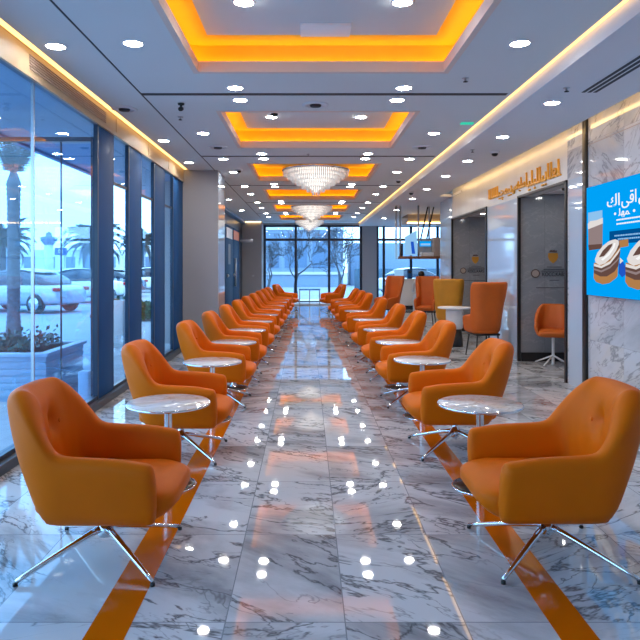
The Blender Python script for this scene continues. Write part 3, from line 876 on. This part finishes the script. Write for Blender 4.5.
# console frame before the end window
t = empty('console_table', (.09, 21.9, 0), 0, 'glass-topped metal frame console before the end window, between the lone armchairs', 'table')
MB().box(-.36, .36, -.18, .18, .60, .62).build('glass_top', MT['clearglass'], t)
MB().box(-.36, .36, -.19, -.16, .575, .60).box(-.36, .36, .16, .19, .575, .60).build('rail', MT['darkframe'], t)
for x in (-.34, 0, .34):
    for y in (-.17, .17):
        MB().box(x - .015, x + .015, y - .015, y + .015, 0, .575).build('leg', MT['steel'], t)

# ------------------------------------------------------------------ ceiling fittings
def make_light():
    t = empty('ceiling_downlight', (0, 0, 0)); t['category'] = 'ceiling light'
    MB().lathe([(.064, .004), (.067, -.005), (.078, -.004), (.082, .002)], n=28).build('trim_ring', MT['white'], t)
    MB().lathe([(0, -.003), (.065, -.003), (.065, .003), (0, .003)], n=28).build('lens', MT['lens'], t)
    return t
lp = make_light(); ltree = [(c, []) for c in kids(lp)]; used = [False]
def light(x, y, z, label, group, s=1):
    if not used[0]:
        lp.location = (x, y, z); tag(lp, label, 'ceiling light', group); used[0] = True
    else:
        dup(lp, (x, y, z), 0, label, group, s, tree=ltree)
far_ys = [4.6, 7.72, 9.57, 10.9, 12.85, 14.25, 16.1, 17.6, 19.4, 20.9]
NUM = ORD
for x, row in ((-1.25, 'between shadow line and coffers'), (1.53, 'between coffers and lit cove')):
    for i, y in enumerate(far_ys):
        light(x, y, H, 'round recessed downlight, %s from front in ceiling row %s' % (NUM[i], row), 'downlights beside the coffers')
for i, y in enumerate([4.66, 8.17, 9.9, 11.1, 15.4, 18.4]):
    light(-1.83 if y < 10.5 else -1.88, y, H, 'round recessed downlight, %s from front in the row by the window pelmet' % NUM[i], 'downlights along the window pelmet')
for i, y in enumerate([5.85, 7.39, 9.08, 10.6, 12.4, 14.2, 17.0, 20.0]):
    light(2.24 + .012 * (y - 5.85), y, 2.89, 'round recessed downlight, %s from front in the dropped ceiling strip' % NUM[i], 'downlights in the dropped ceiling')
k = 0
for i in range(5):
    yc = 5.96 + PITCH * i
    for dy, w in ((-.21, 'before'), (.21, 'behind')):
        for x, sd in ((-.645, 'window'), (.87, 'storefront')):
            light(x, yc + dy, H, 'round downlight just %s the %s ceiling cross slot, towards the %s side' % (w, NUM[i], sd), 'downlights beside the cross slots')
for i, (y, z) in enumerate(((4.36, 3.197), (7.72, 3.197))):
    for x, sd in ((-.43, 'window'), (.65, 'storefront')):
        light(x, y, z, 'round downlight in the %s coffer\'s centre panel, towards the %s side' % (NUM[i], sd), 'downlights in the coffer panels')
for x, y, w in ((3.6, 8.9, 'pedestal chair alcove'), (3.55, 12.9, 'farther dark alcove')):
    light(x, y, 2.455, 'small downlight in the ceiling of the %s' % w, 'alcove downlights', .7)

def sprinkler(x, y, z, label):
    t = empty('ceiling_sprinkler_head', (x, y, z), 0, label, 'sprinkler', 'ceiling sprinklers')
    MB().lathe([(0, .002), (.03, .002), (.028, -.006), (.01, -.008), (.008, -.03), (0, -.03)], n=14).build('body', MT['steel'], t)
    MB().lathe([(0, -.03), (.02, -.03), (.02, -.034), (0, -.034)], n=12).build('deflector', MT['black'], t)
for x, y, z, l in ((-1.36, 6.87, H, 'sprinkler head on the ceiling beside the window-side shadow line'), (.05, 3.95, 3.197, 'sprinkler head in the first coffer panel'),
                   (2.17, 5.35, 2.89, 'sprinkler head in the dropped ceiling before its first downlight'), (2.12, 8.2, 2.89, 'sprinkler head in the dropped ceiling behind its second downlight'),
                   (1.15 + .2, 5.45, H, 'sprinkler head between the first coffer and lit cove'), (.02, 9.15, H, 'sprinkler head on the ceiling centre line behind the second coffer')):
    sprinkler(x, y, z, l)

def dome(x, y, z, label, s=1):
    t = empty('ceiling_dome_camera', (x, y, z), 0, label, 'camera', 'ceiling dome cameras'); t.scale = (s, s, s)
    MB().lathe([(0, .002), (.062, .002), (.062, -.016), (.05, -.024), (0, -.024)], n=24).build('housing', MT['white'], t)
    MB().lathe([(.042, -.022), (.04, -.040), (.025, -.056), (0, -.060)], n=20).build('dome', MT['black'], t)
dome(-.38, 7.45, 3.197, 'dark dome camera in the second coffer panel')
dome(2.45, 8.35, 2.89, 'black and white dome camera on the dropped ceiling near the gold sign')
dome(-1.13, 10.6, H, 'dome camera on the main ceiling near the grey pier')
dome(2.1, 12.9, 2.89, 'dome camera far down the dropped ceiling strip')
dome(1.7, 11.9, H, 'dome camera on the main ceiling beside the lit cove')
t = empty('ceiling_spot_camera', (-1.24, 6.3, H), 0, 'small black bullet camera hanging by the first cross slot', 'camera')
MB().lathe([(0, .002), (.035, .002), (.03, -.015), (.012, -.02), (.012, -.04), (0, -.04)], n=16).build('mount', MT['black'], t)
MB().tube([(0, .03, -.045), (0, -.04, -.065)], .022, 12).build('barrel', MT['black'], t)
def diffuser(x, y, label, r=.13):
    t = empty('ceiling_diffuser', (x, y, H), 0, label, 'air diffuser', 'round ceiling diffusers')
    MB().lathe([(0, .002), (r, .002), (r, -.006), (r * .72, -.014), (r * .7, -.004)], n=28).build('ring', MT['soffit'], t)
    MB().lathe([(0, -.004), (r * .45, -.004), (r * .4, -.020), (0, -.024)], n=24).build('cone', MT['slot'], t)
diffuser(.085, 6.35, 'round air diffuser in the ceiling before the second coffer')
diffuser(-1.86, 6.52, 'round air diffuser beside the window pelmet')
diffuser(-1.2, 8.62, 'flat round speaker-like diffuser window-side of the second coffer')
diffuser(1.55, 8.62, 'flat round speaker-like diffuser cove-side of the second coffer')
t = empty('linear_diffuser', (0, 0, 0), 0, 'long black three-slot air vent in the dropped ceiling', 'air vent')
MB().box(2.33, 2.50, 2.2, 5.5, 2.884, 2.891).build('frame', MT['soffit'], t)
for k in range(3): MB().box(2.345 + .05 * k, 2.375 + .05 * k, 2.22, 5.47, 2.8815, 2.885).build('slot', MT['slot'], t)
tag(MB().box(-.05, .33, 4.74, 4.97, 3.18, 3.2, .002).build('access_panel', MT['brightwhite']), 'white square access panel at the end of the first coffer', 'access panel')
tag(MB().box(1.72, 1.86, 7.12, 7.2, H - .012, H + .001, .002).build('ceiling_exit_light', MT['green']), 'small green glowing exit light on the ceiling by the cove', 'exit light')
tag(MB().lathe([(0, 0), (.06, 0), (.05, -.03), (0, -.045)], (3.52, 8.7, 2.46), 20).build('ceiling_smoke_detector', MT['black']), 'round black fitting on the ceiling of the pedestal chair alcove', 'detector')

# ------------------------------------------------------------------ chandeliers
def make_chandelier():
    t = empty('crystal_chandelier', (0, 0, 0)); t['category'] = 'chandelier'
    MB().lathe([(.10, .21), (.10, .18), (.02, .17), (.02, .02), (.06, .0), (0, 0)], n=20).build('stem', MT['chrome'], t)
    MB().lathe([(.535, .0), (.575, .0), (.585, .02), (.575, .04), (.535, .04), (.535, 0)], n=64).build('rim_band', MT['chrome'], t)
    MB().lathe([(.0, .03), (.53, .03), (.53, .015), (0, .015)], n=48).build('top_plate', MT['chrome'], t)
    tiers = [(.555, 0, .09), (.49, -.04, .10), (.41, -.09, .11), (.33, -.145, .11), (.24, -.205, .11), (.15, -.265, .10), (.06, -.325, .10)]
    for r, z, l in tiers:
        n = max(6, int(2 * PI * r / .034)); m = MB()
        for k in range(n):
            a = 2 * PI * k / n
            m.lathe([(0, z - l), (.010, z - l * .8), (.012, z - l * .1), (0, z)], (r * math.cos(a), r * math.sin(a), 0), 5, False)
        c = m.build('crystal_tier', MT['crystal'], t); c['kind'] = 'stuff'
        MB().lathe([(r - .003, z), (r + .003, z), (r + .003, z + .004), (r - .003, z + .004), (r - .003, z)], n=36).build('tier_ring', MT['chrome'], c)
    MB().lathe([(.0, .0), (.52, -.005), (.45, -.06), (.37, -.11), (.29, -.17), (.20, -.23), (.11, -.29), (.04, -.34), (0, -.37)], n=40).build('glowing_diffuser', MT['bulbglow'], t)
    return t
cp = make_chandelier()
ctree = [(c, kids(c)) for c in kids(cp)]
G = 'crystal chandeliers'
cp.location = (.15, 11.0, 3.03); tag(cp, 'largest tiered crystal chandelier, hanging in the third amber coffer', 'chandelier', G)
dup(cp, (.13, 17.75, 3.03), 0, 'tiered crystal chandelier in the fifth amber coffer, behind the largest one', G, tree=ctree)
dup(cp, (.08, 21.3, 2.90), 0, 'lowest-hanging crystal chandelier, in front of the end window', G, .86, tree=ctree)

# ------------------------------------------------------------------ outside: planter, palms, cars, tower, buildings, bare trees
t = empty('planter_box', (0, 0, 0), 0, 'long pale planter box clad in horizontal boards outside the windows', 'planter')
m = MB(); m.box(-9, -3.0, 7.35, 8.55, -.12, .36)
for k in range(6): m.box(-9.01, -2.99, 7.335, 8.56, -.1 + .08 * k, -.03 + .08 * k, .006)
m.build('box', MT['planter'], t)
MB().box(-9.03, -2.96, 7.3, 7.42, .36, .40, .005).box(-9.03, -2.96, 8.48, 8.6, .36, .40, .005).box(-3.08, -2.96, 7.42, 8.48, .36, .40, .005).build('coping', MT['white'], t)
MB().box(-8.98, -3.08, 7.42, 8.48, .3, .37).build('soil', MT['bark'], t)
m = MB()
for k in range(2600):
    p = Vector((random.uniform(-8.2, -3.2), random.uniform(7.45, 8.45), min(.62, .405 + abs(random.gauss(0, .06)))))
    d = Vector((random.uniform(-1, 1), random.uniform(-1, 1), random.uniform(.1, 1))).normalized(); s = d.orthogonal().normalized()
    l, w = random.uniform(.05, .09), random.uniform(.018, .03)
    m._new([p, p + d * l * .5 + s * w, p + d * l, p + d * l * .5 - s * w], [(0, 1, 2, 3)])
tag(m.build('ground_shrubs', MT['leaf']), 'low dark green shrubs growing in the pale planter', 'shrubs', kind='stuff')
tag(MB().box(-2.56, -2.44, 7.15, 7.27, -.12, .22, .01).build('bollard', MT['white']), 'low white bollard on the pavement close to the glass', 'bollard')
t = empty('planter_box', (0, 0, 0), 0, 'tall narrow pale planter outside between the first two blue columns', 'planter')
MB().box(-3.9, -3.42, 11.9, 12.5, -.12, .76, .01).build('box', MT['planter'], t)
m = MB()
for k in range(160):
    p = Vector((random.uniform(-3.85, -3.47), random.uniform(11.95, 12.45), .765))
    d = Vector((random.uniform(-1, 1), random.uniform(-1, 1), random.uniform(.1, 1))).normalized(); s = d.orthogonal().normalized()
    m._new([p, p + d * .03 + s * .02, p + d * .06, p + d * .03 - s * .02], [(0, 1, 2, 3)])
h = m.build('foliage', MT['leaf'], t); h['kind'] = 'stuff'
m = MB()
for k in range(2200):
    p = Vector((random.uniform(-5.3, -3.9), random.uniform(17.6, 18.4), random.uniform(-.10, .34)))
    d = Vector((random.uniform(-1, 1), random.uniform(-1, 1), random.uniform(.1, 1))).normalized(); s = d.orthogonal().normalized()
    m._new([p, p + d * .06 + s * .04, p + d * .12, p + d * .06 - s * .04], [(0, 1, 2, 3)])
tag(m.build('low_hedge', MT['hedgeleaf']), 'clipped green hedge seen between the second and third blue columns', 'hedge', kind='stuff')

def frond_mesh(L, droop, w, n=16, q0=.018):
    m = MB(); pts = []
    for k in range(n + 1):
        f = k / n
        pts.append(Vector((L * (f - .18 * f * f * droop), 0, L * (.55 * f - .62 * droop * f * f))))
    m.tube(pts, [.018 * (1 - .8 * k / n) + .003 for k in range(n + 1)], 5)
    for k in range(2, n + 1):
        for sub in (0, .5):
            p = pts[k] if not sub else (pts[k] + pts[k - 1]) / 2
            f = (k - sub) / n
            ln = w * math.sin(PI * min(1, .15 + .85 * f) ** .8) + .04
            for s in (1, -1):
                tip = p + Vector((ln * .55, s * ln * .8, -ln * .25))
                q = Vector((q0, 0, 0))
                m._new([p - q, p + q, tip + q * .2, tip - q * .2], [(0, 1, 2, 3)])
    return m
def palm(loc, h, r, L, nf, label, droop=1.2, top=.8):
    t = empty('palm_tree', loc, 0, label, 'palm tree', 'palms outside the windows')
    prof = []
    nseg = max(8, int(h / .09))
    for k in range(nseg):
        z = h * k / nseg
        rr = r * (1.25 - .35 * min(1, z / .6)) if z < .6 else r * (.9 + .12 * sm(h - .6, h, z))
        prof += [(rr * 1.07, z), (rr * .94, z + h / nseg * .85)]
    MB().lathe([(0, 0)] + prof + [(r * .5, h + .15), (0, h + .2)], n=18).build('trunk', MT['bark'], t)
    fm = [frond_mesh(L, droop * random.uniform(.5, 1.3), L * (.3 if L > 2 else .14), 16, .022 if L < 2 else .07) for _ in range(4)]
    meshes = []
    for f in fm:
        o = f.build('frond', MT['frond'], t); meshes.append(o)
    for k in range(nf):
        if k < 4: o = meshes[k]
        else:
            o = meshes[k % 4].copy(); COL.objects.link(o); o.parent = t
        a = k * 2.39996
        tilt = -.75 + 1.35 * (k / nf) * top + random.uniform(-.1, .1)
        o.location = (0, 0, h + .08); o.rotation_euler = (0, tilt, a)
    return t
palm((-5.5, 12.0, -.12), 3.12, .125, 1.15, 14, 'tall palm with rough grey trunk rising behind the planter', .45, .15)
palm((-13.3, 40, -.12), 3.0, .3, 2.6, 30, 'bushy palm by the car park, beside the first blue column', 1.3, 1)
palm((-21.0, 44, -.12), 3.2, .32, 2.8, 30, 'bushy palm by the car park, behind the grey trunk', 1.3, 1)
palm((-15.5, 60, -.12), 3.6, .3, 2.6, 26, 'distant palm seen between the first two blue columns', 1.3, 1)

def car(loc, rz, paint, label):
    t = empty('parked_car', loc, rz, label, 'car', 'cars parked outside')
    st = [(-2.2, .55, .35, .70), (-2.1, .78, .28, .88), (-1.5, .86, .22, .95), (-.6, .88, .2, .93), (.4, .88, .2, .92), (1.2, .87, .22, .90), (1.9, .82, .26, .78), (2.2, .6, .32, .62)]
    def loft(stn, name, mt, par, sub=2):
        m = MB(); n = 10; vs = []
        for x, w, z0, z1 in stn:
            zm = z0 + (z1 - z0) * .55
            ring = [(-w * .85, z0), (-w, z0 + .12 * (z1 - z0) / .6), (-w, zm), (-w * .94, z1 - .04), (-w * .7, z1), (w * .7, z1), (w * .94, z1 - .04), (w, zm), (w, z0 + .12 * (z1 - z0) / .6), (w * .85, z0)]
            vs += [(x, y, z) for y, z in ring]
        fs = [(i * n + j, i * n + (j + 1) % n, (i + 1) * n + (j + 1) % n, (i + 1) * n + j) for i in range(len(stn) - 1) for j in range(n)]
        fs += [tuple(range(n))[::-1], tuple((len(stn) - 1) * n + j for j in range(n))]
        m._new(vs, fs, True)
        return m.build(name, mt, par, subsurf=sub)
    loft(st, 'body', paint, t)
    loft([(-1.75, .70, .86, .95), (-1.2, .68, .86, 1.30), (-.5, .64, .86, 1.42), (.1, .64, .86, 1.42), (.75, .68, .86, 1.15), (1.2, .7, .84, .93)], 'cabin_glass', MT['carglass'], t)
    loft([(-1.25, .60, 1.28, 1.33), (-.6, .60, 1.40, 1.45), (.1, .60, 1.40, 1.45), (.55, .60, 1.28, 1.32)], 'roof', paint, t)
    for sx in (-1.35, 1.35):
        for sy in (-1, 1):
            w = MB().lathe([(0, -.1), (.22, -.1), (.32, -.08), (.32, .08), (.22, .1), (0, .1)], (sx, sy * .78, .32), 22, True, 'y').build('wheel', MT['tyre'], t)
            MB().lathe([(0, -.012), (.2, -.01), (.2, .01), (0, .012)], (sx, sy * .885, .32), 16, True, 'y').build('hub_cap', MT['chrome'], w)
    for sy in (-1, 1):
        MB().box(-2.17, -1.98, sy * .68 - .1, sy * .68 + .1, .72, .84, .03).build('tail_light', MT['redlight'], t)
        MB().box(1.95, 2.14, sy * .6 - .16, sy * .6 + .16, .58, .70, .03).build('headlight', MT['chrome'], t)
    for sy in (-1, 1):
        MB().ball((.75, sy * .98, .95), .06, .1, .06, 10, 6).build('side_mirror', paint, t)
    return t
gz = -.12
car((-9.6, 21.5, gz), PI - .35, MT['carsilver'], 'silver car parked closest to the planter')
car((-9.8, 26.5, gz), PI + .55, MT['carwhite'], 'white car with red tail light parked behind the silver car')
car((-10.3, 32.0, gz), PI - .2, MT['cardark'], 'dark car parked behind the white car, beside the first blue column')
car((-12.5, 18.0, gz), PI - .2, MT['carwhite'], 'white car half hidden by the grey palm trunk')
car((-9.4, 37.0, gz), PI + .4, MT['carwhite'], 'white car seen between the first and second blue columns')
car((-9.2, 41.5, gz), PI - .3, MT['carsilver'], 'silver car seen between the second and third blue columns')
t = empty('sign_tower', (-24.2, 60, gz), 0, 'slender pale tower with flared cap beyond the car park', 'tower')
MB().lathe([(.0, 0), (.42, 0), (.40, 3.5), (0, 3.5)], n=20).build('shaft', MT['tower'], t)
MB().lathe([(.42, 3.5), (.75, 3.9), (.78, 4.2), (.3, 4.3), (.25, 4.6), (0, 4.75)], n=20).build('cap', MT['facadewin'], t)
t = empty('street_sign', (-12.0, 31.2, gz), 0, 'blue street sign with white number beyond the parked cars', 'sign')
MB().box(-.3, .3, -.02, .02, 2.05, 2.4, .01).build('sign_panel', MT['scr_cobalt'] if False else MT['blue'], t)
MB().tube([(.2, .03, 0), (.2, .03, 2.4)], .03, 8).build('post', MT['steel'], t)
text_mesh('sign_number', '02', .26, MT['white'], t, frame_m((0, -.022, 2.225), (1, 0, 0), (0, 0, 1)), .004)
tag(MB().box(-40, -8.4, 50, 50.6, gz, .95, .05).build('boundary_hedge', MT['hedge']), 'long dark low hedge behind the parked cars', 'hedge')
t = empty('distant_building', (-33, 95, gz), 0, 'pale low building far beyond the car park', 'building')
MB().box(-13, 22, 0, 8, 0, 3.9).build('wall', MT['tower'], t)
for k in range(11): MB().box(-12 + 3 * k, -10.4 + 3 * k, -.08, .02, 1.2, 2.9).build('window', MT['facadewin'], t)
t = empty('street_bin', (-3.34, 10.2, gz), 0, 'teal bin standing outside by the second blue column', 'bin')
MB().lathe([(0, 0), (.09, 0), (.11, .7), (0, .7)], n=18).build('body', MT['tealcloth'], t)
MB().lathe([(.115, .7), (.115, .74), (.06, .8), (0, .81)], n=18).build('lid', MT['black'], t)

# beyond the end window
t = empty('office_building', (0, 46, gz), 0, 'pale blue glazed building filling the end window', 'building')
MB().box(-8, 2.6, 0, 10, 0, 14).build('wall', MT['facade'], t)
for k in range(4):
    MB().box(-8, 2.62, -.12, .02, .9 + 3.2 * k, 1.1 + 3.2 * k).build('band', MT['planter'], t)
for k in range(5):
    for j in range(2):
        MB().box(-7.6 + 2 * k, -6.0 + 2 * k, -.06, .02, 1.4 + 3.2 * j, 3.9 + 3.2 * j).build('window', MT['facadewin'], t)
tag(MB().box(3.4, 22, 50, 54, gz, 3.2, .05).build('low_building', MT['facade']), 'long low blue building seen through the dining corner window', 'building')
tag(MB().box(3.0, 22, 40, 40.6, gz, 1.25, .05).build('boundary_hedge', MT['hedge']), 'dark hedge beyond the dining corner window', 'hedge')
car((5.8, 34, gz), .3, MT['carwhite'], 'white car outside the dining corner window')

def bare_tree(loc, h, label, seed):
    rnd = random.Random(seed); m = MB()
    def grow(p, d, L, r, depth):
        pts = [p]; q = p.copy(); dd = d.copy(); rad = [r]
        for k in range(4):
            dd = (dd + Vector((rnd.uniform(-.22, .22), rnd.uniform(-.22, .22), rnd.uniform(-.05, .15)))).normalized()
            q = q + dd * L / 4; pts.append(q.copy()); rad.append(r * (1 - .42 * (k + 1) / 4))
        m.tube(pts, rad, 6 if depth < 2 else 3, cap=False)
        if depth >= 6: return
        nb = 3
        for k in range(nb):
            a = rnd.uniform(0, 2 * PI); sp = rnd.uniform(.35, 1.0)
            o = dd.orthogonal().normalized(); o.rotate(Matrix.Rotation(a, 3, dd))
            grow(pts[rnd.choice((2, 3, 4, 4))], (dd + o * sp).normalized(), L * rnd.uniform(.62, .88), max(.011, rad[-1] * .72), depth + 1)
    grow(Vector((0, 0, 0)), Vector((rnd.uniform(-.2, .2), 0, 1)).normalized(), h * .25, h * .024, 0)
    o = m.build('bare_tree', MT['twig'], loc=loc)
    return tag(o, label, 'tree', 'bare trees outside the end window')
bare_tree((-.55, 32, gz), 4.6, 'bare branching tree framed by the middle panes of the end window', 3)
bare_tree((1.75, 34, gz), 4.9, 'bare leaning tree by the storefront side of the end window', 11)
bare_tree((-2.3, 37, gz), 4.4, 'thin bare tree at the window-side edge of the end window', 5)

# ------------------------------------------------------------------ world, portals, camera
w = bpy.data.worlds.new('World'); S.world = w; w.use_nodes = True
nt = w.node_tree; bg = nt.nodes['Background']
bg.inputs[0].default_value = (.64, .83, 1.0, 1); bg.inputs[1].default_value = 5.0

def portal(name, loc, rot, sx, sy):
    l = bpy.data.lights.new(name, 'AREA'); l.shape = 'RECTANGLE'; l.size = sx; l.size_y = sy
    l.cycles.is_portal = True
    o = bpy.data.objects.new(name, l); COL.objects.link(o); o.location = loc; o.rotation_euler = rot
    return o

cam = bpy.data.cameras.new('Camera'); cam.sensor_width = 36; cam.sensor_fit = 'HORIZONTAL'; cam.lens = 36
cam.shift_x = 13 / 640; cam.shift_y = -54 / 640; cam.clip_start = .05; cam.clip_end = 400
co = bpy.data.objects.new('Camera', cam); COL.objects.link(co); co.location = (0, 0, 1.4); co.rotation_euler = (PI / 2, 0, 0)
S.camera = co
vs = S.view_settings
S.display_settings.display_device = 'sRGB'
vs.view_transform = 'Standard'; vs.look = 'None'; vs.exposure = 0; vs.gamma = 1; vs.use_curve_mapping = False
cy = S.cycles
cy.use_denoising = True
cy.max_bounces = 10; cy.diffuse_bounces = 5; cy.glossy_bounces = 5; cy.transparent_max_bounces = 24; cy.transmission_bounces = 6
cy.sample_clamp_indirect = 6; cy.caustics_reflective = False; cy.caustics_refractive = False
